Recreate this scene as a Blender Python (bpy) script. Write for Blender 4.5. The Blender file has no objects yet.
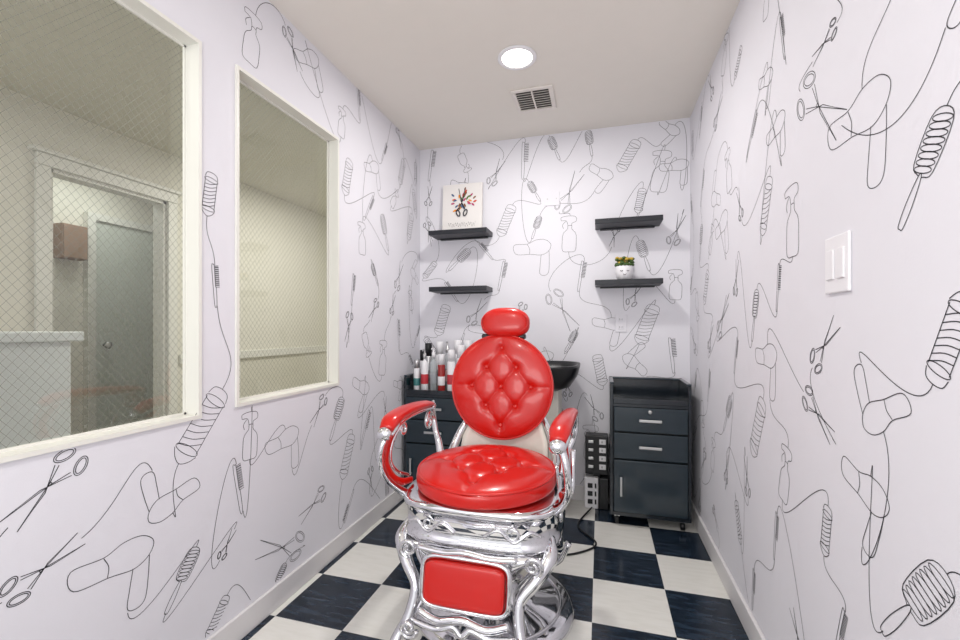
import bpy, bmesh, math, random
from mathutils import Vector, Matrix
random.seed(4)
scene=bpy.context.scene
COL=scene.collection

# ---------------------------------------------------------------- materials
def lin(c):
    return tuple(((x/255.0)/12.92 if x/255.0<=0.04045 else ((x/255.0+0.055)/1.055)**2.4) for x in c)
def mat(name,rgb,rough=.5,metal=0.0,var=0.04,scale=12.0,bump=0.0,bscale=200.0,coat=0.0,emit=None,es=0.0,spec=None):
    m=bpy.data.materials.new(name); m.use_nodes=True
    nt=m.node_tree; b=nt.nodes['Principled BSDF']
    c=lin(rgb)
    tc=nt.nodes.new('ShaderNodeTexCoord')
    nz=nt.nodes.new('ShaderNodeTexNoise'); nz.inputs['Scale'].default_value=scale; nz.inputs['Detail'].default_value=3
    nt.links.new(tc.outputs['Object'],nz.inputs['Vector'])
    mx=nt.nodes.new('ShaderNodeMix'); mx.data_type='RGBA'
    mx.inputs[6].default_value=tuple(x*(1-var) for x in c)+(1,)
    mx.inputs[7].default_value=tuple(min(1,x*(1+var)) for x in c)+(1,)
    nt.links.new(nz.outputs['Fac'],mx.inputs[0]); nt.links.new(mx.outputs[2],b.inputs['Base Color'])
    b.inputs['Roughness'].default_value=rough; b.inputs['Metallic'].default_value=metal
    if coat: b.inputs['Coat Weight'].default_value=coat; b.inputs['Coat Roughness'].default_value=.08
    if spec is not None: b.inputs['Specular IOR Level'].default_value=spec
    if bump:
        n2=nt.nodes.new('ShaderNodeTexNoise'); n2.inputs['Scale'].default_value=bscale
        nt.links.new(tc.outputs['Object'],n2.inputs['Vector'])
        bp=nt.nodes.new('ShaderNodeBump'); bp.inputs['Strength'].default_value=bump; bp.inputs['Distance'].default_value=.002
        nt.links.new(n2.outputs['Fac'],bp.inputs['Height']); nt.links.new(bp.outputs['Normal'],b.inputs['Normal'])
    if emit: b.inputs['Emission Color'].default_value=lin(emit)+(1,); b.inputs['Emission Strength'].default_value=es
    return m
M={}
M['wall']=mat('wallpaper_white',(224,223,229),.75,var=.01,bump=.08,bscale=300)
M['ceil']=mat('ceiling_paint',(229,224,216),.85,var=.015,bump=.15,bscale=150)
M['trim']=mat('trim_cream',(228,227,220),.45,var=.01)
M['base']=mat('baseboard_white',(218,216,217),.45,var=.01)
M['ink']=mat('ink_line',(50,50,55),.7,var=.02)
M['corr']=mat('corridor_wall',(226,223,212),.8,var=.015)
M['corrceil']=mat('corridor_ceiling',(214,211,198),.85,var=.015)
M['corrfloor']=mat('corridor_floor',(170,164,152),.6,var=.08)
M['doorw']=mat('door_paint',(205,210,202),.5,var=.01)
M['wood']=mat('brown_wood',(150,122,100),.6,var=.15,scale=20)
M['counter']=mat('counter_white',(228,232,230),.4,var=.02)
M['red']=mat('red_leather',(202,22,14),.28,var=.07,scale=6,bump=.12,bscale=350,coat=.25)
M['chrome']=mat('chrome',(228,228,231),.06,metal=1,var=.02)
M['chrome2']=mat('cast_chrome',(218,218,222),.12,metal=1,var=.06,scale=40,bump=.3,bscale=45)
M['cream']=mat('cream_back',(228,225,214),.4,var=.08,scale=9)
M['navy']=mat('black_lacquer',(20,28,36),.2,var=.1,coat=.3)
M['navyd']=mat('black_lacquer_door',(29,43,52),.2,var=.1,coat=.3)
M['blk']=mat('black_plastic',(16,17,20),.35,var=.05)
M['shelf']=mat('shelf_black',(26,29,36),.4,var=.1)
M['white']=mat('white_plastic',(232,231,234),.4,var=.01)
M['steel']=mat('brushed_steel',(205,205,205),.3,metal=1,var=.04)
M['green']=mat('leaf_green',(64,92,40),.6,var=.3,scale=60)
M['yellow']=mat('flower_yellow',(190,160,60),.6,var=.3,scale=60)
M['canvas']=mat('canvas_white',(228,225,222),.8,var=.02)
M['emit']=mat('lamp_lens',(255,255,255),.5,emit=(255,250,240),es=9)
M['ventdark']=mat('vent_shade',(90,84,80),.8)  # dark tone standing in for the shade behind the louvers
M['vent']=mat('vent_metal',(226,220,214),.5)

def floor_mat():
    m=bpy.data.materials.new('vinyl_checker'); m.use_nodes=True
    nt=m.node_tree; N=nt.nodes; Lk=nt.links; b=N['Principled BSDF']
    tc=N.new('ShaderNodeTexCoord'); mp=N.new('ShaderNodeMapping')
    mp.inputs['Location'].default_value=(0.03,-2.0,.5)
    Lk.new(tc.outputs['Object'],mp.inputs['Vector'])
    ck=N.new('ShaderNodeTexChecker'); ck.inputs['Scale'].default_value=1/.3
    Lk.new(mp.outputs['Vector'],ck.inputs['Vector'])
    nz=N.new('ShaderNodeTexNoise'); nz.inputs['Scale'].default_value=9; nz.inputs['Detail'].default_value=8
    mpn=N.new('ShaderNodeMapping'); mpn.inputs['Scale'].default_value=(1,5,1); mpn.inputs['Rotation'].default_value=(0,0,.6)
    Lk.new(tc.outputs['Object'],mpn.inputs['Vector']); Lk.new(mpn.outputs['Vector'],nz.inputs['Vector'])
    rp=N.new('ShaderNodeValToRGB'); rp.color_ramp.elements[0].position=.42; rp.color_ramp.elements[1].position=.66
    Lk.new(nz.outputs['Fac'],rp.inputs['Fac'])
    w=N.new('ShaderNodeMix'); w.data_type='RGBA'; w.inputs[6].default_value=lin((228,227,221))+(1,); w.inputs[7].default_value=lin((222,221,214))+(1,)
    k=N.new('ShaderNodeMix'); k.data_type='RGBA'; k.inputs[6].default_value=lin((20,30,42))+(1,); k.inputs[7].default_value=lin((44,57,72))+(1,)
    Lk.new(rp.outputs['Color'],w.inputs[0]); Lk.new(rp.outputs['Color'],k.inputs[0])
    mx=N.new('ShaderNodeMix'); mx.data_type='RGBA'
    Lk.new(ck.outputs['Fac'],mx.inputs[0]); Lk.new(w.outputs[2],mx.inputs[6]); Lk.new(k.outputs[2],mx.inputs[7])
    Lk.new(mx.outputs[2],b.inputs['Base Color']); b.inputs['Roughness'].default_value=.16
    return m
def glass_mat():
    m=bpy.data.materials.new('wired_glass'); m.use_nodes=True
    nt=m.node_tree; N=nt.nodes; Lk=nt.links; N.remove(N['Principled BSDF'])
    out=N['Material Output']
    tr=N.new('ShaderNodeBsdfTransparent'); tr.inputs['Color'].default_value=(.87,.89,.86,1)
    gl=N.new('ShaderNodeBsdfGlossy'); gl.inputs['Roughness'].default_value=.03
    ms=N.new('ShaderNodeMixShader'); ms.inputs[0].default_value=.10
    Lk.new(tr.outputs[0],ms.inputs[1]); Lk.new(gl.outputs[0],ms.inputs[2])
    tc=N.new('ShaderNodeTexCoord'); sp=N.new('ShaderNodeSeparateXYZ'); Lk.new(tc.outputs['Object'],sp.inputs[0])
    def mth(op,a,b=None):
        n=N.new('ShaderNodeMath'); n.operation=op
        for i,x in enumerate((a,b)):
            if x is None: continue
            if isinstance(x,(int,float)): n.inputs[i].default_value=x
            else: Lk.new(x,n.inputs[i])
        return n.outputs[0]
    y=mth('MULTIPLY',sp.outputs['Y'],1/.021); z=mth('MULTIPLY',sp.outputs['Z'],1/.026)
    def line(v):
        fr=mth('FRACT',v); d=mth('ABSOLUTE',mth('SUBTRACT',fr,.5)); return mth('LESS_THAN',d,.028)
    ln=mth('MAXIMUM',line(mth('ADD',y,z)),line(mth('SUBTRACT',y,z)))
    df=N.new('ShaderNodeBsdfPrincipled'); df.inputs['Base Color'].default_value=lin((128,130,120))+(1,); df.inputs['Metallic'].default_value=.2; df.inputs['Roughness'].default_value=.5
    m2=N.new('ShaderNodeMixShader'); Lk.new(ln,m2.inputs[0]); Lk.new(ms.outputs[0],m2.inputs[1]); Lk.new(df.outputs[0],m2.inputs[2])
    Lk.new(m2.outputs[0],out.inputs['Surface'])
    return m
def clear_mat(name,rgb,a=.35):
    m=bpy.data.materials.new(name); m.use_nodes=True
    nt=m.node_tree; b=nt.nodes['Principled BSDF']
    b.inputs['Base Color'].default_value=lin(rgb)+(1,); b.inputs['Roughness'].default_value=.08; b.inputs['Alpha'].default_value=a
    return m
M['floor']=floor_mat(); M['glass']=glass_mat(); M['clear']=clear_mat('clear_plastic',(205,212,215),.45)

# ---------------------------------------------------------------- geometry helpers
PAR=[None]
def group(name,loc=(0,0,0),rz=0):
    e=bpy.data.objects.new(name,None); e.location=loc; e.rotation_euler=(0,0,rz); e.empty_display_size=.1
    COL.objects.link(e); PAR[0]=e; return e
def endgroup(): PAR[0]=None
def mk(name,verts,faces,material,smooth=False,Mx=None):
    me=bpy.data.meshes.new(name); 
    if Mx is not None: verts=[Mx@Vector(v) for v in verts]
    me.from_pydata([tuple(v) for v in verts],[],faces)
    me.materials.append(M[material] if isinstance(material,str) else material)
    if smooth:
        for p in me.polygons: p.use_smooth=True
    me.update()
    bm=bmesh.new(); bm.from_mesh(me); bmesh.ops.recalc_face_normals(bm,faces=bm.faces); bm.to_mesh(me); bm.free()
    o=bpy.data.objects.new(name,me); COL.objects.link(o)
    if PAR[0] is not None: o.parent=PAR[0]
    return o
def box(name,x0,x1,y0,y1,z0,z1,material,bev=0.0,seg=2,Mx=None):
    bm=bmesh.new(); bmesh.ops.create_cube(bm,size=1)
    for v in bm.verts:
        v.co=Vector(((x0+x1)/2+v.co.x*(x1-x0),(y0+y1)/2+v.co.y*(y1-y0),(z0+z1)/2+v.co.z*(z1-z0)))
    if bev>0: bmesh.ops.bevel(bm,geom=list(bm.edges),offset=bev,segments=seg,affect='EDGES',profile=.5)
    if Mx is not None: bm.transform(Mx)
    me=bpy.data.meshes.new(name); bm.to_mesh(me); bm.free()
    me.materials.append(M[material] if isinstance(material,str) else material)
    o=bpy.data.objects.new(name,me); COL.objects.link(o)
    if PAR[0] is not None: o.parent=PAR[0]
    return o
def boxes(name,lst,material):
    vs=[];fs=[]
    for (x0,x1,y0,y1,z0,z1) in lst:
        b=len(vs)
        vs+=[(x0,y0,z0),(x1,y0,z0),(x1,y1,z0),(x0,y1,z0),(x0,y0,z1),(x1,y0,z1),(x1,y1,z1),(x0,y1,z1)]
        fs+=[tuple(b+i for i in q) for q in ((0,3,2,1),(4,5,6,7),(0,1,5,4),(1,2,6,5),(2,3,7,6),(3,0,4,7))]
    return mk(name,vs,fs,material)
def lathe(name,prof,loc,material,seg=48,Mx=None,sx=1,sy=1):
    vs=[];fs=[]
    for r,z in prof:
        for i in range(seg):
            a=2*math.pi*i/seg; vs.append((loc[0]+r*sx*math.cos(a),loc[1]+r*sy*math.sin(a),loc[2]+z))
    n=len(prof)
    for j in range(n-1):
        for i in range(seg):
            k=(i+1)%seg; fs.append((j*seg+i,j*seg+k,(j+1)*seg+k,(j+1)*seg+i))
    fs.append(tuple(range(seg))); fs.append(tuple((n-1)*seg+i for i in range(seg)))
    o=mk(name,vs,fs,material,True,Mx)
    return o
def sm(pts,n=8,closed=False):
    P=[Vector(p) for p in pts]; out=[]; L=len(P)
    rng=range(L) if closed else range(L-1)
    for i in rng:
        p0=P[(i-1)%L] if (closed or i>0) else P[0]*2-P[1]
        p1=P[i]; p2=P[(i+1)%L]
        p3=P[(i+2)%L] if (closed or i+2<L) else P[-1]*2-P[-2]
        for k in range(n):
            t=k/n
            out.append(.5*((2*p1)+(p2-p0)*t+(2*p0-5*p1+4*p2-p3)*t*t+(-p0+3*p1-3*p2+p3)*t**3))
    if not closed: out.append(P[-1].copy())
    return out
def tube(name,pts,rad,material,n=8,seg=12,closed=False,smooth=True,up=(0,0,1),flat=1.0):
    P=sm(pts,n,closed) if smooth else [Vector(p) for p in pts]
    L=len(P)
    def rr(i):
        if isinstance(rad,(int,float)): return rad
        t=i/(L-1)*(len(rad)-1); k=min(int(t),len(rad)-2); return rad[k]+(rad[k+1]-rad[k])*(t-k)
    vs=[];fs=[]; U=Vector(up)
    prev=None
    for i in range(L):
        a=P[(i-1)%L] if (closed or i>0) else P[i]; b=P[(i+1)%L] if (closed or i<L-1) else P[i]
        T=(b-a).normalized()
        if prev is None:
            S=T.cross(U)
            if S.length<1e-3: S=T.cross(Vector((1,0,0)))
        else:
            S=prev-T*prev.dot(T)
        S.normalize(); prev=S; W=S.cross(T)
        r=rr(i)
        for k in range(seg):
            an=2*math.pi*k/seg; vs.append(P[i]+S*r*math.cos(an)+W*r*flat*math.sin(an))
    R=L if closed else L-1
    for i in range(R):
        j=(i+1)%L
        for k in range(seg):
            q=(k+1)%seg; fs.append((i*seg+k,i*seg+q,j*seg+q,j*seg+k))
    if not closed:
        fs.append(tuple(range(seg))); fs.append(tuple((L-1)*seg+k for k in range(seg)))
    return mk(name,vs,fs,material,True)
def ellipsoid(name,c,r,material,p=1.0,seg=32,rings=20,Mx=None):
    vs=[];fs=[]
    def e(x,q): return math.copysign(abs(x)**q,x)
    for j in range(rings+1):
        ph=math.pi*j/rings-math.pi/2
        for i in range(seg):
            a=2*math.pi*i/seg
            vs.append((c[0]+r[0]*e(math.cos(ph),p)*e(math.cos(a),p),c[1]+r[1]*e(math.cos(ph),p)*e(math.sin(a),p),c[2]+r[2]*e(math.sin(ph),p)))
    for j in range(rings):
        for i in range(seg):
            k=(i+1)%seg; fs.append((j*seg+i,j*seg+k,(j+1)*seg+k,(j+1)*seg+i))
    return mk(name,vs,fs,material,True,Mx)
def loft(name,rings,material,n=4.0,seg=64,Mx=None,y0=0,x0=0):
    vs=[];fs=[]
    for r in rings:
        z,rx,ry=r[:3]; yc=r[3] if len(r)>3 else y0
        for i in range(seg):
            a=2*math.pi*i/seg; c=math.cos(a); s=math.sin(a)
            vs.append((x0+rx*math.copysign(abs(c)**(2/n),c),yc+ry*math.copysign(abs(s)**(2/n),s),z))
    for j in range(len(rings)-1):
        for i in range(seg):
            k=(i+1)%seg; fs.append((j*seg+i,j*seg+k,(j+1)*seg+k,(j+1)*seg+i))
    fs.append(tuple(range(seg))); fs.append(tuple((len(rings)-1)*seg+i for i in range(seg)))
    return mk(name,vs,fs,material,True,Mx)

# ---------------------------------------------------------------- room shell
XL,XR,YB,YF,ZC=-1.268,.535,2.89,-.9,2.435
W1=(.475,1.104,.838,2.075); W2=(1.244,1.873,.848,2.085)
T=.055
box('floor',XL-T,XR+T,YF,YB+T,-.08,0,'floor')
box('ceiling',XL-T,XR+T,YF,YB+T,ZC,ZC+.08,'ceil')
box('wall_back',XL-T,XR+T,YB,YB+T,0,ZC,'wall')
box('wall_right',XR,XR+T,YF,YB,0,ZC,'wall')
boxes('wall_left',[(XL-T,XL,YF,W1[0],0,ZC),(XL-T,XL,W1[0],W1[1],0,W1[2]),(XL-T,XL,W1[0],W1[1],W1[3],ZC),
  (XL-T,XL,W1[1],W2[0],0,ZC),(XL-T,XL,W2[0],W2[1],0,W2[2]),(XL-T,XL,W2[0],W2[1],W2[3],ZC),(XL-T,XL,W2[1],YB,0,ZC)],'wall')
box('baseboard_left',XL,XL+.014,YF,YB-.001,0,.095,'base',.004)
box('baseboard_right',XR-.014,XR,YF,YB-.001,0,.095,'base',.004)
box('baseboard_back',XL+.015,XR-.015,YB-.014,YB,0,.095,'base',.004)
for i,W in enumerate((W1,W2)):
    g=group('window_%d'%(i+1),(XL,(W[0]+W[1])/2,(W[2]+W[3])/2))
    hy=(W[1]-W[0])/2; hz=(W[3]-W[2])/2; f=.012
    boxes('frame',[(-.057,.008,-hy,-hy+f,-hz,hz),(-.057,.008,hy-f,hy,-hz,hz),(-.057,.008,-hy+f,hy-f,-hz,-hz+f),(-.057,.008,-hy+f,hy-f,hz-f,hz)],'trim')
    mk('wired_pane',[(-.052,-hy+.01,-hz+.01),(-.052,hy-.01,-hz+.01),(-.052,hy-.01,hz-.01),(-.052,-hy+.01,hz-.01)],[(0,1,2,3)],'glass')
    q=f
    boxes('glazing_stop',[(-.051,-.044,-hy+q,-hy+q+.007,-hz+q,hz-q),(-.051,-.044,hy-q-.007,hy-q,-hz+q,hz-q),(-.051,-.044,-hy+q,hy-q,-hz+q,-hz+q+.007),(-.051,-.044,-hy+q,hy-q,hz-q-.007,hz-q)],'trim')
    endgroup()
# corridor beyond the windows
CX0,CX1,CY0,CY1=-3.1,XL-T,-.9,5.0
box('floor_corridor',-4.3,CX1,CY0,CY1,-.08,-.001,'corrfloor')
box('ceiling_corridor',-4.3,CX1,CY0,CY1,ZC,ZC+.08,'corrceil')
DO=(1.72,2.42,2.07)
boxes('wall_corridor_far',[(CX0-.1,CX0,CY0,DO[0],0,ZC),(CX0-.1,CX0,DO[0],DO[1],DO[2],ZC),(CX0-.1,CX0,DO[1],CY1,0,ZC)],'corr')
box('wall_corridor_end',-4.3,XL-T,CY1,CY1+.1,0,ZC,'corr')
boxes('wall_inner_room',[(-4.2,-4.1,1.0,CY1,0,ZC),(-4.1,CX0-.1,.9,1.0,0,ZC)],'corr')
box('wall_corridor_near',CX1-.02,CX1,YB+.2,CY1,0,ZC,'corr')
box('trim_1',CX0,CX0+.02,DO[1]+.1,CY1,.86,.93,'trim',.004)
g=group('door_frame',(CX0,0,0))
box('casing_left',0,.025,DO[0]-.07,DO[0],0,DO[2],'trim',.004); box('casing_right',0,.025,DO[1],DO[1]+.07,0,DO[2],'trim',.004)
box('casing_head',0,.03,DO[0]-.07,DO[1]+.07,DO[2],DO[2]+.07,'trim',.004); box('casing_cap',0,.05,DO[0]-.10,DO[1]+.10,DO[2]+.07,DO[2]+.095,'trim',.004)
box('jamb_left',-.1,0,DO[0],DO[0]+.02,0,DO[2],'trim'); box('jamb_right',-.1,0,DO[1]-.02,DO[1],0,DO[2],'trim'); box('jamb_head',-.1,0,DO[0],DO[1],DO[2]-.02,DO[2],'trim')
endgroup()
g=group('door_1',(-4.1,2.56,0))
box('leaf',0,.04,0,.8,.01,2.033,'doorw',.002)
lathe('knob',[(.012,0),(.012,.03),(.028,.04),(.032,.055),(.022,.07),(.001,.072)],(0,0,0),'steel',24,Mx=Matrix.Translation((.04,.07,.99))@Matrix.Rotation(math.pi/2,4,'Y'))
box('jamb_a',0,.06,-.06,0,0,2.09,'trim'); box('jamb_b',0,.06,.80,.86,0,2.09,'trim'); box('head',0,.06,0,.80,2.033,2.09,'trim')
endgroup()
g=group('wall_cabinet',(-4.1,2.3,1.68)); box('body',0,.1,0,.17,0,.27,'wood',.004); box('door',.1,.115,.005,.165,.005,.265,'wood',.004); endgroup()
g=group('reception_counter',(-2.4,.1,0))
box('body',0,.3,0,1.14,0,1.08,'counter',.005); box('top',-.02,.33,-.03,1.17,1.08,1.12,'counter',.006); endgroup()

# ---------------------------------------------------------------- wallpaper line art (thin printed strips lying on the wall)
def E(cx,cy,rx,ry,rot=0,n=20,a0=0,a1=360):
    r=math.radians(rot); o=[]
    for i in range(n+1):
        a=math.radians(a0+(a1-a0)*i/n); x=rx*math.cos(a); y=ry*math.sin(a)
        o.append((cx+x*math.cos(r)-y*math.sin(r),cy+x*math.sin(r)+y*math.cos(r)))
    return o
def S2(pts,closed=False,n=6):
    q=sm([(a,b,0) for a,b in pts],n,closed); 
    if closed: q.append(q[0])
    return [(v.x,v.y) for v in q]
def motif(k):
    if k=='s':
        return [E(-.13,.13,.07,.125,22),E(.13,.13,.07,.125,-22),E(-.13,.13,.048,.10,22),E(.13,.13,.048,.10,-22),
            [(-.09,.25),(-.01,.46),(.12,1.0),(.035,.56),(-.045,.42),(-.13,.27)],[(.09,.25),(.01,.46),(-.12,1.0),(-.035,.56),(.045,.42),(.13,.27)],E(0,.46,.02,.02,0,8)]
    if k=='c':
        L=[S2([(-.07,.0),(-.085,.45),(-.09,.98),(-.04,1.0),(-.02,.97),(-.02,.5),(0,.44),(-.01,.02)],True,4)]
        L.append([(-.02,.46),(.10,.46)])
        for i in range(10): y=.5+i*.048; L.append([(-.02,y),(.1,y+.004),(.1,y+.014),(-.02,y+.014)])
        L.append([(-.02,.97),(.1,.98)]); return L
    if k=='p':
        L=[[(-.15,.17),(-.15,.83)],[(.15,.17),(.15,.83)],E(0,.17,.17,.05),E(0,.83,.17,.05),S2([(-.17,.14),(-.1,.05),(0,.0),(.1,.05),(.17,.14)]),S2([(-.16,.87),(-.12,.97),(0,1.0),(.12,.97),(.16,.87)])]
        for i in range(7): y=.19+i*.085; L.append(S2([(-.15,y),(0,y+.03),(.15,y+.11)],False,3))
        return L
    if k=='d':
        return [S2([(-.62,.96),(-.25,.93),(0,1.0),(.25,.97),(.4,.82),(.33,.65),(.12,.56),(-.2,.63),(-.6,.7)],True),
            S2([(.1,.57),(.04,.3),(.0,.05),(.12,-.02),(.24,.05),(.3,.35),(.33,.64)]),S2([(-.25,.92),(-.2,.78),(-.22,.64)])]
    if k=='b':
        L=[S2([(-.035,.0),(-.045,.2),(-.02,.45),(.02,.45),(.045,.2),(.035,.0),(0,-.02)],True,4)]
        for i in range(8): L.append(E(0,.51+i*.058,.13*(1-.02*abs(i-4)**1.5),.03,12,14))
        L.append(S2([(-.02,.45),(-.13,.52),(-.13,.9),(0,1.0),(.13,.92),(.13,.52),(.02,.45)],False,4)); return L
    if k=='y':
        return [S2([(-.17,.03),(-.19,.3),(-.17,.5),(-.06,.63),(-.05,.72),(.05,.72),(.06,.63),(.17,.5),(.19,.3),(.17,.03),(0,0)],True,4),
            S2([(-.24,.86),(-.24,.95),(-.05,.99),(.14,.97),(.17,.85),(.06,.79),(.05,.72)],False,4),S2([(-.24,.86),(-.1,.85),(-.05,.72)],False,4),S2([(-.12,.84),(-.2,.74),(-.17,.64)],False,4)]
TL="s 77 82 63 69;s 62 53 77 60;d 88 34 87 54;b 99 27 109 42;p 103 71 119 92;p 113 9 121 19;y 131 64 132 82;c 128 46 125 64;s 161 17 135 28;p 191 36 200 57;b 181 59 191 78;s 177 81 167 69;d 206 68 212 84;c 210 49 218 66;s 177 36 159 29;d 154 53 150 71;y 131 213 134 233;d 172 224 164 239;s 150 240 159 226;c 208 228 206 244;p 113 151 115 166;c 117 121 116 135;p 193 182 198 202;d 227 195 221 210;y 210 154 210 172;c 200 126 202 142;s 198 122 195 106;b 240 162 232 182;p 256 208 262 226;s 251 138 259 157;c 256 99 254 119;y 232 85 235 106;p 269 174 275 193;s 227 130 218 118;b 249 41 259 59;d 254 66 256 79;s 118 33 124 41;b 141 5 150 15"
TR="d 107 142 109 164;b 97 132 86 149;s 138 179 117 160;p 82 119 89 104;p 167 145 160 163;y 143 134 143 155;c 154 119 152 133;s 131 103 119 115;c 182 178 172 190;c 148 195 151 209;s 119 185 131 183;s 136 96 121 87;d 109 67 106 83;y 150 61 146 78;p 177 67 166 89;p 125 57 123 70;c 156 40 154 55;b 102 54 86 74;b 214 68 203 84;s 224 110 208 126;c 198 95 194 109;y 235 43 231 59;d 211 146 217 165;p 252 126 243 143;c 259 181 252 198;s 231 210 217 220;p 190 28 196 43;s 233 26 224 18;d 160 90 162 108;b 177 109 172 127;y 205 172 208 191;p 198 216 189 224;d 164 187 162 199;s 189 156 194 169;c 243 76 239 92;b 262 151 257 170;y 164 217 162 229"
TB="p 12 214 23 233;y 35 199 39 225;c -50 216 -49 240;p -67 177 -58 198;s -26 191 -13 216;s -32 138 -16 113;d -39 149 -42 173;p 2 76 -2 96;s -74 213 -65 230;y -20 164 -19 188;s 43 165 49 184;p 24 103 33 128;c 45 86 43 107;d 6 102 7 120;p -113 108 -106 130;s -89 116 -78 133;c -13 138 -10 157;b -104 155 -89 169;c -119 221 -116 242;y 45 131 46 150;d 48 202 46 218;c -67 140 -63 159;b 30 150 24 169;y -6 27 -5 50;d -111 72 -108 90;s 0 53 -8 69"
def wallart(name,table,mp,bounds,holes,sgn,parent,mind):
    items=[]
    for e in table.split(';'):
        k,*n=e.split(); n=[float(x)/100 for x in n]; items.append((k,Vector((sgn*n[0],n[1])),Vector((sgn*n[2],n[3]))))
    # fill the remaining blank areas of the repeat with further motifs
    rnd=random.Random(17)
    for tr in range(5000):
        c=Vector((sgn*rnd.uniform(bounds[0]+.05,bounds[1]-.05),rnd.uniform(bounds[2]+.05,bounds[3]-.05)))
        x=sgn*c.x
        if any(h[0]-.09<x<h[1]+.09 and h[2]-.09<c.y<h[3]+.09 for h in holes): continue
        if min((c-(a+b)/2).length for k,a,b in items)<mind: continue
        an=rnd.uniform(-.7,.7); l=rnd.uniform(.13,.17)
        d=Vector((math.sin(an),math.cos(an)))*l/2
        if rnd.random()<.3: d=-d
        items.append((rnd.choice('scpybdsc'),c-d,c+d))
    lines=[]
    for k,a,b in items:
        Y=b-a; X=Vector((Y.y,-Y.x))
        for pl in motif(k): lines.append([a+X*p[0]+Y*p[1] for p in pl])
    left=list(range(len(items))); cur=left.pop(0)
    while left:
        tip=items[cur][2]
        nx=min(left,key=lambda j:(items[j][1]-tip).length); left.remove(nx)
        d=(items[nx][1]-tip).length
        if d<.42:
            t0=(items[cur][2]-items[cur][1]).normalized(); t1=(items[nx][2]-items[nx][1]).normalized()
            p0=tip; p3=items[nx][1]; p1=p0+t0*d*.5; p2=p3-t1*d*.5; q=[]
            for i in range(29):
                t=i/28; q.append(p0*(1-t)**3+p1*3*t*(1-t)**2+p2*3*t*t*(1-t)+p3*t**3)
            lines.append(q)
        cur=nx
    w=.0010; vs=[];fs=[]
    def ok(p):
        x=sgn*p.x
        if not(bounds[0]<x<bounds[1] and bounds[2]<p.y<bounds[3]): return False
        return not any(h[0]-.004<x<h[1]+.004 and h[2]-.004<p.y<h[3]+.004 for h in holes)
    for pl in lines:
        prevpair=None
        for i,p in enumerate(pl):
            a=pl[max(i-1,0)]; b=pl[min(i+1,len(pl)-1)]; d=b-a
            if d.length<1e-7: d=Vector((1,0))
            d.normalize(); nrm=Vector((-d.y,d.x))*w
            if not ok(p): prevpair=None; continue
            k=len(vs); vs.append(mp(sgn*(p.x+nrm.x),p.y+nrm.y)); vs.append(mp(sgn*(p.x-nrm.x),p.y-nrm.y))
            if prevpair is not None: fs.append((prevpair,prevpair+1,k+1,k))
            prevpair=k
    o=mk(name,vs,fs,'ink'); o.parent=bpy.data.objects[parent]
wallart('printed_lines_left',TL,lambda a,b:(XL+.0006,a,b),(.3,YB,.1,ZC),[W1,W2],1,'wall_left',.205)
wallart('printed_lines_right',TR,lambda a,b:(XR-.0006,a,b),(.3,YB,.1,ZC),[(1.125,1.235,1.215,1.35)],-1,'wall_right',.215)
wallart('printed_lines_back',TB,lambda a,b:(a,YB-.0006,b),(XL,XR,.1,ZC),[],1,'wall_back',.205)

# ---------------------------------------------------------------- ceiling fixtures
def downlight(loc):
    group('recessed_downlight',loc)
    lathe('trim_ring',[(.072,0),(.092,0),(.094,-.004),(.09,-.007),(.076,-.009),(.072,-.004)],(0,0,0),'white',48)
    lathe('lens',[(.001,-.0045),(.074,-.0045),(.074,-.002),(.001,-.002)],(0,0,0),'emit',48)
    endgroup()
    l=bpy.data.lights.new('downlight_lamp','AREA'); l.shape='DISK'; l.size=.14; l.energy=14; l.color=(1,.97,.94)
    o=bpy.data.objects.new('downlight_lamp',l); o.location=(loc[0],loc[1],loc[2]-.02); COL.objects.link(o)
downlight((-.384,2.025,ZC)); downlight((-.384,-.2,ZC))  # second one is unseen, added behind the camera to light the room
group('ceiling_vent',(-.36,2.42,ZC))
for nm,b in (('f1',(-.115,.115,-.125,-.1)),('f2',(-.115,.115,.1,.125)),('f3',(-.115,-.09,-.1,.1)),('f4',(.09,.115,-.1,.1))):
    box(nm,b[0],b[1],b[2],b[3],-.01,0,'vent',.003)
box('duct_shade',-.09,.09,-.1,.1,-.002,-.0005,'ventdark')  # thin dark sheet, shade of the vent opening put into its colour
for i in range(8):
    y=-.085+i*.0243
    box('louver_%d'%i,-.09,.09,-.011,.011,-.001,.001,'vent',Mx=Matrix.Translation((0,y,-.010))@Matrix.Rotation(.6,4,'X'))
box('mid',-.004,.004,-.1,.1,-.017,-.004,'vent')
endgroup()

# ---------------------------------------------------------------- wall shelves
def shelf(x0,x1,z):
    group('floating_shelf',((x0+x1)/2,YB,z)); h=(x1-x0)/2
    box('board',-h,h,-.17,-.0005,-.032,0,'shelf',.003); box('mount_rail',-h+.03,h-.03,-.03,-.001,-.04,-.032,'shelf',.002)
    endgroup()
shelf(-1.13,-.72,1.80); shelf(-1.13,-.72,1.415)
shelf(-.03,.36,1.805); shelf(-.03,.36,1.43)
group('scissors_art_canvas',(-.93,2.845,1.801),0)
TX=Matrix.Rotation(-.05,4,'X')
box('stretched_canvas',-.145,.145,-.012,.012,0,.345,'canvas',.003,Mx=TX)
def flat(name,pts,material,y=-.0135):
    mk(name,[TX@Vector((a,y,b)) for a,b in pts],[tuple(range(len(pts)))],material)
cols=[mat('art_%d'%i,c,.7) for i,c in enumerate([(200,60,40),(230,150,40),(90,120,50),(60,90,130),(180,60,110),(130,80,50)])]
random.seed(11)
for i in range(36):
    a=random.random()*6.28; r=.02+.075*random.random(); cx=r*math.cos(a); cz=.215+r*math.sin(a)*1.05
    flat('leaf_%d'%i,E(cx,cz,.014,.006,math.degrees(a)+random.uniform(-30,30),10)[:-1],cols[i%6],-.0135-.0001*i)
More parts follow.
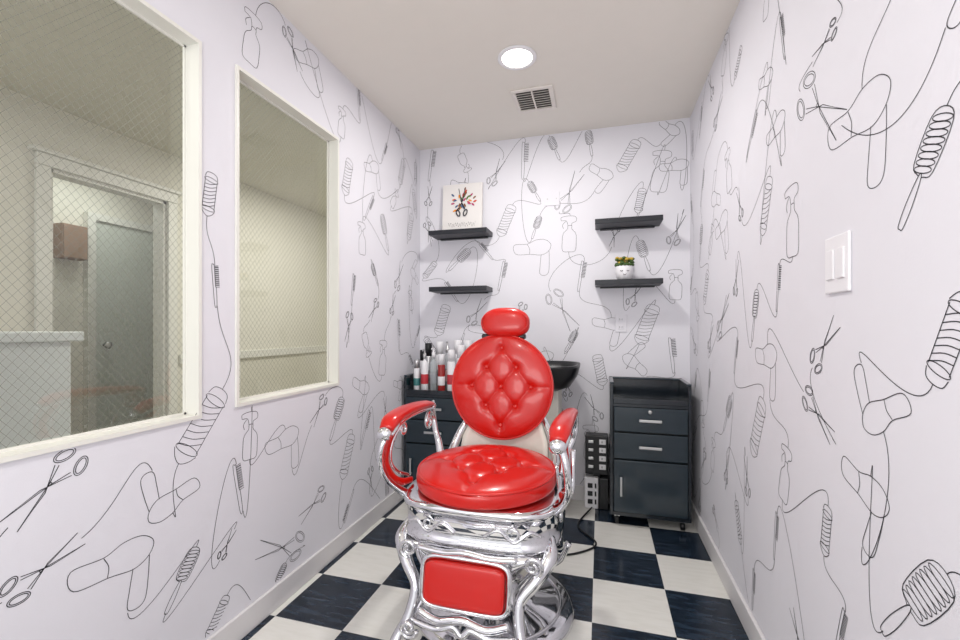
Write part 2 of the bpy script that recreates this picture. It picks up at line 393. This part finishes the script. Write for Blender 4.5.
for i,pl in enumerate(motif('s')):
    a,b=Vector((.0,.11)),Vector((.0,.31)); Y=b-a; X=Vector((Y.y,-Y.x))
    pts=[a+X*p[0]+Y*p[1] for p in pl]
    vs=[];fs=[]
    for j,p in enumerate(pts):
        d=(pts[min(j+1,len(pts)-1)]-pts[max(j-1,0)]); d.normalize(); nn=Vector((-d.y,d.x))*.0022
        vs+=[TX@Vector((p.x+nn.x,-.0176,p.y+nn.y)),TX@Vector((p.x-nn.x,-.0176,p.y-nn.y))]
        if j: fs.append((2*j-2,2*j-1,2*j+1,2*j))
    mk('scissor_line_%d'%i,vs,fs,'ink')
sc=[(-.10+.20*i/70,.055+.012*math.sin(i*1.1)+.005*math.sin(i*.37)) for i in range(71)]
vs=[];fs=[]
for j,p in enumerate(sc):
    vs+=[TX@Vector((p[0],-.0135,p[1]+.0018)),TX@Vector((p[0],-.0135,p[1]-.0018))]
    if j: fs.append((2*j-2,2*j-1,2*j+1,2*j))
mk('script_lettering',vs,fs,'ink')
endgroup()
group('potted_plant',(.145,2.79,1.431))
lathe('pot',[(.03,0),(.042,.006),(.052,.04),(.053,.075),(.05,.09),(.046,.088),(.044,.07),(.001,.07)],(0,0,0),'white',40)
for s_ in (-1,1): 
    tube('eye_%d'%s_,[(s_*.026,-.048,.055),(s_*.019,-.0525,.049),(s_*.011,-.0535,.054)],.0015,'ink',6,6)
tube('mouth',[(-.01,-.052,.033),(0,-.0525,.027),(.01,-.052,.033)],.0015,'ink',6,6)
for i in range(34):
    a=random.random()*6.28; r=.052*math.sqrt(random.random()); h=.10+.04*random.random()
    x,y=r*math.cos(a),r*math.sin(a)
    tube('stem_%d'%i,[(x*.6,y*.6,.07),(x,y,h)],.0015,'green',2,5)
    ellipsoid('bloom_%d'%i,(x,y,h),(.012,.012,.009),'yellow' if i%2 else 'green',1,10,6)
for i in range(16):
    a=i/16*6.28; ellipsoid('foliage_%d'%i,(.045*math.cos(a),.045*math.sin(a),.092),(.014,.014,.01),'green',1,8,6)
endgroup()
group('light_switch',(XR,1.18,1.283))
box('plate',-.007,0,-.052,.052,-.067,.067,'white',.003)
box('rocker_a',-.011,-.006,-.038,-.006,-.035,.035,'white',.002); box('rocker_b',-.011,-.006,.006,.038,-.035,.035,'white',.002)
endgroup()
group('wall_outlet',(.129,YB,1.165)); box('plate',-.035,.035,-.006,0,-.057,.057,'wall',.002)
for z in (-.025,.025):
    box('socket_%d'%(z>0),-.017,.017,-.008,-.005,z-.015,z+.015,'wall',.002); box('slot_a%d'%(z>0),-.008,-.006,-.0085,-.006,z-.006,z+.006,'blk'); box('slot_b%d'%(z>0),.006,.008,-.0085,-.006,z-.006,z+.006,'blk')
endgroup()
group('blank_cover_plate',(-.31,YB,2.0)); box('plate',-.05,.05,-.005,0,-.045,.045,'wall',.002)
for sx in (-1,1): lathe('screw%d'%sx,[(.004,0),(.004,.002),(.001,.0025)],(0,0,0),'steel',12,Mx=Matrix.Translation((sx*.03,-.005,0))@Matrix.Rotation(math.pi/2,4,'X'))
endgroup()

# ---------------------------------------------------------------- drawer cabinets
def cabinet(x0,hinge=-1):
    w=.43; D_=.3
    group('salon_drawer_cabinet',(x0+w/2,YB-.018-D_,0)); h=w/2
    tp=.812
    box('side_left',-h,-h+.018,0,D_,.06,tp,'navy',.003); box('side_right',h-.018,h,0,D_,.06,tp,'navy',.003)
    box('back_panel',-h+.018,h-.018,D_-.015,D_,.06,tp,'navy',.002)
    box('bottom',-h+.018,h-.018,.0,D_-.015,.06,.08,'navy'); box('tray_floor',-h+.018,h-.018,.0,D_-.015,.685,.70,'navy')
    box('tray_lip',-h+.018,h-.018,.0,.015,.70,.73,'navy',.003)
    box('back_rail',-h,h,D_-.03,D_+.0,tp,tp+.012,'navyd',.003)
    box('rail_left',-h,-h+.022,0,D_,tp,tp+.012,'navyd',.003); box('rail_right',h-.022,h,0,D_,tp,tp+.012,'navyd',.003)
    box('carcass_fill',-h+.018,h-.018,.02,D_-.02,.08,.685,'blk')
    for i,(a,b) in enumerate(((.545,.683),(.39,.537))):
        box('drawer_%d'%i,-h+.021,h-.021,-.014,.02,a,b,'navyd',.004)
        zc=(a+b)/2
        box('pull_%d'%i,-.06,.06,-.034,-.026,zc-.008,zc+.008,'steel',.003)
        for s_ in (-1,1): box('pull_foot_%d%d'%(i,s_),s_*.05-.004,s_*.05+.004,-.03,-.012,zc-.004,zc+.004,'steel')
    lathe('lock',[(.010,0),(.010,.006),(.002,.007)],(0,0,0),'steel',20,Mx=Matrix.Translation((0,-.014,.662))@Matrix.Rotation(math.pi/2,4,'X'))
    box('door',-h+.021,h-.021,-.014,.02,.085,.382,'navyd',.004)
    hx=hinge*(h-.06)
    box('door_pull',hx-.006,hx+.006,-.034,-.026,.18,.29,'steel',.003)
    for z in (.19,.28): box('door_pull_foot_%d'%(z*100),hx-.004,hx+.004,-.03,-.012,z-.004,z+.004,'steel')
    for sx in (-1,1):
        for sy in (.04,D_-.04):
            lathe('caster_wheel',[(.001,-.011),(.022,-.011),(.025,-.006),(.025,.006),(.022,.011),(.001,.011)],(0,0,0),'blk',24,Mx=Matrix.Translation((sx*(h-.04),sy,.025))@Matrix.Rotation(math.pi/2,4,'Y'))
            box('caster_fork',sx*(h-.04)-.015,sx*(h-.04)+.015,sy-.012,sy+.012,.045,.06,'steel')
    endgroup()
cabinet(.055,-1); cabinet(-1.245,-1)
def bottle(x,y,h,r,body,cap,label=None,kind=0):
    group('product_bottle',(x,y,.7005))
    bh=h*.72
    if kind==0: prof=[(r*.9,0),(r,.004),(r,bh*.9),(r*.75,bh),(r*.35,bh+.01),(r*.35,bh+.02)]
    else: prof=[(r*.95,0),(r,.004),(r,bh),(r*.92,bh+.004)]
    lathe('body',prof,(0,0,0),body,28)
    t=prof[-1][1]
    if kind==0: lathe('cap',[(r*.45,t),(r*.45,h*.9),(r*.2,h*.91),(r*.2,h),(r*.05,h)],(0,0,0),cap,20)
    else: lathe('cap',[(r*.9,t),(r*.9,h-.004),(r*.8,h)],(0,0,0),cap,20)
    if label: lathe('label',[(r+.0006,bh*.3),(r+.001,bh*.31),(r+.001,bh*.6),(r+.0006,bh*.61)],(0,0,0),label,28)
    if kind==0 and h>.24: tube('pump_nozzle',[(0,0,h-.004),(0,-.02,h),(0,-.035,h-.008)],.004,cap,5,8)
    endgroup()
pk=mat('label_red',(190,50,60),.5); pw=mat('label_pink',(225,190,190),.5); gr=mat('label_grey',(150,155,160),.5); amber=mat('red_plastic',(150,36,34),.3); teal=mat('teal_plastic',(70,130,130),.3)
B=[(-1.19,2.66,.22,.022,'white','steel',teal,1),(-1.135,2.73,.33,.027,'steel','blk',gr,1),(-1.125,2.64,.29,.024,'white','steel',pk,0),(-1.07,2.66,.30,.025,'clear','white',gr,0),(-1.065,2.76,.34,.028,'white','white',gr,1),
(-1.01,2.65,.26,.024,amber,'white','white',1),(-1.0,2.74,.34,.028,'clear','steel',pw,0),(-.945,2.66,.29,.026,'white','white',pk,1),(-.935,2.77,.35,.03,'white','white',gr,1),(-.885,2.68,.32,.027,'white','white',pw,1),(-.87,2.78,.35,.028,'white','white',gr,1),(-1.19,2.77,.28,.027,'white','blk',gr,1)]
for b in B: bottle(*b)

# ---------------------------------------------------------------- shampoo bowl behind the chair
group('shampoo_basin',(-.30,2.62,0))
rings=[(.76,.06,.08),(.79,.13,.17),(.85,.17,.21),(.905,.185,.23),(.918,.185,.23),(.918,.168,.21),(.87,.15,.19),(.80,.10,.14),(.785,.03,.04)]
loft('bowl',rings,'blk',3.2)
box('pedestal',-.10,.06,-.02,.22,0,.765,'cream',.01)
endgroup()
group('power_strip',(-.02,2.80,0))
box('tower_case',-.07,.07,-.03,.06,.215,.46,'blk',.006)
for i in range(4): 
    z=.25+i*.052; box('outlet_l%d'%i,.015,.055,-.033,-.029,z,z+.032,'white',.002); box('pin_%d'%i,.03,.034,-.0345,-.032,z+.01,z+.022,'blk')
    box('switch_%d'%i,-.05,-.02,-.033,-.029,z+.006,z+.024,'steel',.002)
box('post',-.02,.02,.0,.04,.19,.22,'blk')
box('lower_case',-.075,.01,-.03,.06,.0,.195,'white',.006)
for i in range(3): 
    z=.03+i*.05; box('low_outlet_%d'%i,-.055,-.025,-.033,-.029,z,z+.03,'blk',.002); box('low_outlet_r%d'%i,-.012,-.002,-.033,-.029,z,z+.03,'blk',.001)
box('side_case',.012,.072,-.03,.06,.0,.195,'blk',.006)
endgroup()
group('power_cable',(0,0,0)); tube('cord',[(-.05,2.76,.012),(-.12,2.5,.006),(-.02,2.32,.006),(-.10,2.2,.006),(-.25,2.12,.006)],.005,'blk',10,8); endgroup()

# ---------------------------------------------------------------- barber chair
def tufted(name,rx,ry,half,btn,smax,Mx,depth=.022,bsig=.018,N=3.0,cr=.45):
    segs=[]
    for i in range(len(btn)):
        for j in range(i):
            if (Vector(btn[i])-Vector(btn[j])).length<smax: segs.append((btn[i],btn[j]))
    for b in btn:
        r=math.hypot(b[0]/rx,b[1]/ry)
        if r>.55: segs.append((b,(b[0]/r*.97,b[1]/r*.97)))
    def disp(x,y):
        db=min(math.hypot(x-b[0],y-b[1]) for b in btn)
        ds=9
        for (a,b) in segs:
            vx,vy=b[0]-a[0],b[1]-a[1]; t=max(0,min(1,((x-a[0])*vx+(y-a[1])*vy)/(vx*vx+vy*vy)))
            ds=min(ds,math.hypot(x-a[0]-vx*t,y-a[1]-vy*t))
        return -depth*math.exp(-(db/bsig)**2)*.7-depth*.5*math.exp(-db/.035)-depth*cr*math.exp(-ds/.010)
    vs=[];fs=[];seg=150;rings=[]
    for i in range(1,56): rings.append((i/55*.985,1))
    for k in range(1,16):
        a=k/16*math.pi; rings.append((None,a))
    rings2=[]
    z985=(1-.985**N)**(1/N)
    for r,q in rings:
        if r is not None: rings2.append((r,(1-r**N)**(1/N),True))
        else:
            a=math.pi/2*(1-2*q/math.pi)
            zz=z985*math.sin(a); rr=(1-abs(zz)**N)**(1/N)
            rings2.append((min(rr,1.0),zz,False))
    rings2.append((.9,-z985,False)); rings2.append((.3,-1,False))
    vs.append((0,0,half+disp(0,0)))
    for (r,z,top) in rings2:
        for i in range(seg):
            a=2*math.pi*i/seg; x=rx*r*math.cos(a); y=ry*r*math.sin(a)
            fade=1 if r<.88 else max(0,(1-r)/.12)
            vs.append((x,y,half*z+(disp(x,y)*fade if top else 0)))
    for i in range(seg): fs.append((0,1+i,1+(i+1)%seg))
    for j in range(len(rings2)-1):
        for i in range(seg):
            k=(i+1)%seg; fs.append((1+j*seg+i,1+j*seg+k,1+(j+1)*seg+k,1+(j+1)*seg+i))
    fs.append(tuple(1+(len(rings2)-1)*seg+i for i in range(seg)))
    mk(name,vs,fs,'red',True,Mx)
    for i,b in enumerate(btn):
        r=math.hypot(b[0]/rx,b[1]/ry); z=half*(1-r**N)**(1/N)-depth*1.35
        ellipsoid(name+'_button_%d'%i,(b[0],b[1],z),(.011,.011,.007),'red',1,16,10,Mx)
    for zz in (.45,-.75):
        rr=(1-abs(zz)**N)**(1/N)*1.005
        pts=[Mx@Vector((rx*rr*math.cos(2*math.pi*i/64),ry*rr*math.sin(2*math.pi*i/64),half*zz)) for i in range(64)]
        tube(name+'_piping_%d'%(zz>0),pts,.0045,'red',1,8,True,False)
def diamond(s,h,rx,ry):
    o=[]
    for j in range(-4,5):
        for i in range(-4,5):
            x=(i+(.5 if j%2 else 0))*s; y=j*h
            if (x/rx)**2+(y/ry)**2<1: o.append((x,y))
    return o
g=group('barber_chair',(-.42,1.70,0))
lathe('base_disc',[(.315,0),(.325,.008),(.322,.02),(.30,.034),(.27,.036),(.25,.044),(.17,.06),(.12,.085),(.095,.12),(.09,.15),(.105,.17),(.105,.19),(.08,.20),(.078,.36),(.10,.39),(.10,.43)],(0,0,0),'chrome',96)
tube('base_bead',[(.27*math.cos(a/32*math.pi),.27*math.sin(a/32*math.pi),.04) for a in range(64)],.006,'chrome2',1,8,True,False)
TS=Matrix.Translation((-.004,-.10,.571))@Matrix.Rotation(math.radians(2),4,'X')
tufted('seat',.268,.27,.060,diamond(.15,.09,.205,.20),.13,TS,depth=.02)
loft('seat_frame',[(.375,.20,.18,-.09),(.385,.25,.225,-.09),(.395,.285,.25,-.095),(.41,.292,.256,-.095),(.42,.285,.248,-.095),(.43,.278,.244,-.095),(.495,.278,.246,-.095),(.505,.288,.256,-.095),(.52,.292,.26,-.095),(.53,.288,.256,-.095),(.535,.27,.24,-.095)],'chrome',3.8,96)
def scroll(name,c,r,turns,hand,axis,start=0,rad=.008):
    pts=[]
    n=int(turns*14)
    for i in range(n+1):
        a=start+hand*i/14*2*math.pi; rr=r*(1-.75*i/n)
        u=rr*math.cos(a); v=rr*math.sin(a)
        pts.append((c[0]+u,c[1],c[2]+v) if axis=='y' else (c[0],c[1]+u,c[2]+v))
    tube(name,pts,[rad,rad*.9,rad*.6],'chrome',2,8)
yf=-.345
for s_ in (-1,1):
    scroll('front_scroll_a%d'%s_,(s_*.15,yf+.012,.462),.026,1.4,s_,'y',math.pi/2,.005)
    tube('front_vine%d'%s_,[(s_*.05,yf+.002,.445),(s_*.10,yf+.004,.47),(s_*.15,yf+.010,.435),(s_*.2,yf+.025,.465),(s_*.235,yf+.045,.45)],.0050,'chrome',8,8)
loft('front_apron',[(.325,.10,.02,-.33),(.345,.16,.025,-.33),(.37,.20,.03,-.32),(.39,.235,.03,-.31)],'chrome',3,64)
for s_ in (-1,1):
    tube('leg_frame_%d'%s_,[(s_*.255,-.24,.42),(s_*.262,-.30,.385),(s_*.225,-.345,.33),(s_*.178,-.375,.27),(s_*.185,-.41,.19),(s_*.215,-.45,.12),(s_*.20,-.52,.075),(s_*.17,-.60,.07)],[.02,.026,.022,.018,.018,.02,.018,.016],'chrome',8,14)
    scroll('leg_scroll_up_%d'%s_,(s_*.215,-.352,.375),.032,1.5,s_,'y',-math.pi/2,.008)
    scroll('leg_scroll_low_%d'%s_,(s_*.175,-.44,.165),.03,1.5,s_,'y',0,.008)
    tube('leg_back_%d'%s_,[(s_*.21,-.20,.41),(s_*.22,-.24,.32),(s_*.16,-.30,.25),(s_*.18,-.36,.18),(s_*.2,-.43,.14)],[.02,.018,.016,.014,.012],'chrome',8,12)
    tube('side_cast_%d'%s_,[(s_*.262,-.28,.40),(s_*.275,-.15,.35),(s_*.25,-.02,.38),(s_*.2,.08,.33),(s_*.10,.05,.30)],[.018,.02,.018,.016,.014],'chrome',8,12)
    scroll('side_scroll_%d'%s_,(s_*.285,-.14,.462),.03,1.5,1,'x',0,.007)
TL_=Matrix.Translation((0,-.395,.308))@Matrix.Rotation(math.radians(-10),4,'X')
ellipsoid('leg_rest_pad',(0,0,0),(.134,.022,.066),'red',.28,64,32,Mx=TL_)
pts=[]
for i in range(72):
    a=2*math.pi*i/72; c_=math.cos(a); s2=math.sin(a)
    pts.append(TL_@Vector((.145*math.copysign(abs(c_)**.35,c_),.004,.077*math.copysign(abs(s2)**.35,s2))))
tube('leg_rest_rim',pts,.010,'chrome',1,12,True,False,up=(0,1,0))
box('leg_rest_back',-.14,.14,.012,.022,-.075,.075,'chrome',.003,Mx=TL_)
tube('leg_rest_garland',[TL_@Vector(p) for p in ((-.15,0,-.095),(-.08,-.004,-.115),(0,-.006,-.10),(.08,-.004,-.115),(.15,0,-.095))],.014,'chrome',8,10)
tube('leg_rest_garland_low',[TL_@Vector(p) for p in ((-.17,0,-.13),(-.09,-.004,-.14),(-.03,-.004,-.125),(0,-.006,-.145),(.03,-.004,-.125),(.09,-.004,-.14),(.17,0,-.13))],.010,'chrome',8,10)
tube('leg_rest_top',[TL_@Vector(p) for p in ((-.17,0,.095),(-.08,-.004,.09),(0,-.006,.098),(.08,-.004,.09),(.17,0,.095))],.010,'chrome',8,10)
box('footrest_plate',-.18,.18,-.74,-.54,.065,.085,'chrome',.008,3)
for i in range(5): box('footrest_rib_%d'%i,-.16,.16,-.72+i*.037,-.71+i*.037,.085,.091,'chrome2',.002)
BX=-.018
TB_=Matrix.Translation((BX,.235,.864))@Matrix.Rotation(math.radians(90-5),4,'X')
tufted('backrest',.238,.240,.046,diamond(.138,.088,.215,.205),.13,TB_,depth=.015,N=3.6)
loft('backrest_shell',[(-.03,.222,.224),(-.045,.226,.228),(-.06,.218,.22),(-.07,.18,.18),(-.075,.08,.08)],'chrome',2,96,Mx=TB_)
TH=Matrix.Translation((BX+.012,.255,1.157))@Matrix.Rotation(math.radians(-6),4,'X')
ho=ellipsoid('headrest',(0,0,0),(.115,.045,.066),'red',.72,48,28)
for v in ho.data.vertices:
    z=v.co.z/.066; v.co.x*=(1-.10*max(0,z)**2) if z>0 else 1.0
    v.co.z+=.006*(1-(v.co.x/.115)**2) if z>0 else 0
    v.co=TH@v.co
tube('headrest_piping',[TH@Vector((.108*math.cos(2*math.pi*i/48),-.03,.055*math.copysign(abs(math.sin(2*math.pi*i/48))**.8,math.sin(2*math.pi*i/48)))) for i in range(48)],.003,'red',1,6,True,False,up=(0,1,0))
box('headrest_bracket',-.105,.105,-.02,.02,1.083,1.106,'blk',.008,3,Mx=Matrix.Translation((BX,.275,0)))
for s_ in (-1,1): tube('headrest_post_%d'%s_,[(s_*.05+BX,.29,1.14),(s_*.05+BX,.305,1.05),(s_*.05+BX,.30,.95)],.008,'steel',4,10)
vs=[];fs=[]
for j,(z,y,w_) in enumerate(((.50,.17,.20),(.56,.20,.205),(.63,.225,.20),(.70,.25,.17),(.78,.275,.12))):
    for i in range(17):
        t=i/16*2-1; vs.append((t*w_,y+.03-.05*t*t,z))
for j in range(4):
    for i in range(16): fs.append((j*17+i,j*17+i+1,(j+1)*17+i+1,(j+1)*17+i))
o=mk('back_panel',vs,fs,'cream',True); md=o.modifiers.new('s','SOLIDIFY'); md.thickness=.015
for s_ in (-1,1):
    tube('back_bracket_%d'%s_,[(s_*.235,.08,.51),(s_*.235,.16,.57),(s_*.21,.21,.65),(s_*.17,.25,.72),(s_*.12,.28,.80)],[.018,.02,.018,.016,.014],'chrome',8,12)
    ellipsoid('pivot_%d'%s_,(s_*.245,.10,.53),(.018,.035,.035),'chrome',1,20,12)
    P=[(s_*.318,.13,.792),(s_*.318,.06,.802),(s_*.314,-.06,.812),(s_*.308,-.20,.815),(s_*.303,-.29,.805),(s_*.30,-.335,.782)]
    P=[(a-.008,b,c-.006) for a,b,c in P]
    tube('arm_pad_%d'%s_,P,[.016,.026,.031,.035,.036,.026],'red',8,20,up=(0,0,1),flat=.62)
    tube('arm_rail_%d'%s_,[(a,b,c-.02) for a,b,c in P],[.018,.025,.030,.033,.034,.028],'chrome',8,16,flat=.38)
    ellipsoid('arm_cap_%d'%s_,(s_*.30-.008,-.350,.762),(.028,.018,.024),'chrome',1,24,14)
    ellipsoid('arm_back_cap_%d'%s_,(s_*.318-.008,.14,.776),(.018,.018,.018),'chrome',1,20,12)
    F=[(s_*.302,-.335,.762),(s_*.318,-.352,.71),(s_*.324,-.345,.65),(s_*.318,-.315,.595),(s_*.30,-.275,.55),(s_*.275,-.24,.515)]
    tube('arm_front_chrome_%d'%s_,F,[.013,.012,.012,.012,.014,.018],'chrome',8,12)
    tube('arm_front_red_%d'%s_,[(s_*.306,-.25,.785),(s_*.316,-.305,.715),(s_*.321,-.312,.65),(s_*.313,-.28,.59),(s_*.30,-.23,.555),(s_*.285,-.17,.545)],[.012,.015,.015,.015,.014,.011],'red',8,14,flat=.6,up=(1,0,0))
    tube('arm_inner_chrome_%d'%s_,[(s_*.306,-.20,.785),(s_*.318,-.27,.715),(s_*.321,-.28,.65),(s_*.312,-.245,.60),(s_*.295,-.18,.565)],.007,'chrome',8,10)
    tube('arm_rear_post_%d'%s_,[(s_*.318,.12,.78),(s_*.322,.15,.72),(s_*.31,.14,.665),(s_*.285,.12,.61),(s_*.262,.09,.53)],[.013,.011,.013,.016,.018],'chrome',8,12)
    scroll('arm_rear_scroll_%d'%s_,(s_*.315,.075,.72),.042,1.6,1,'x',0,.009)
    scroll('arm_front_scroll_%d'%s_,(s_*.308,-.20,.745),.03,1.4,-1,'x',math.pi,.007)
tube('recline_lever',[(.275,-.02,.47),(.315,-.03,.50),(.32,-.02,.60),(.32,0,.66)],[.010,.009,.009,.012],'chrome',6,10)
tube('pump_lever',[(.08,.0,.18),(.18,.02,.17),(.26,.03,.20),(.30,.03,.28)],[.012,.010,.010,.013],'chrome',6,10)
endgroup()

# ---------------------------------------------------------------- lights, world, camera
def area(name,loc,size,e,col=(1,1,1),rot=(0,0,0)):
    l=bpy.data.lights.new(name,'AREA'); l.shape='RECTANGLE'; l.size=size[0]; l.size_y=size[1]; l.energy=e; l.color=col
    o=bpy.data.objects.new(name,l); o.location=loc; o.rotation_euler=rot; COL.objects.link(o)
area('corridor_lamp',(-2.1,3.2,ZC-.03),(.5,1.2),26,(1,.97,.91))
area('corridor_lamp_near',(-2.2,.6,ZC-.03),(.5,.6),8,(1,.97,.91))
area('inner_room_fill',(-3.65,2.3,ZC-.03),(.4,.8),7,(.97,1,.97))  # unseen fill light added to brighten the inner room
# added fill light behind the camera, aimed up to brighten ceiling and room
area('ceiling_bounce_fill',(-.37,-.7,1.1),(1.3,.9),19,(1,.99,.98),(math.radians(134),0,0))
w=bpy.data.worlds.new('world'); scene.world=w; w.use_nodes=True
w.node_tree.nodes['Background'].inputs[0].default_value=(.98,.98,1,1); w.node_tree.nodes['Background'].inputs[1].default_value=1.12
cam=bpy.data.cameras.new('camera'); co=bpy.data.objects.new('camera',cam); COL.objects.link(co)
co.location=(0,0,1.134); co.rotation_euler=(math.pi/2,0,math.radians(15.7))
cam.sensor_width=36; cam.lens=427/960*36; cam.shift_y=8/960; cam.clip_start=.02
scene.camera=co
scene.view_settings.view_transform='Standard'
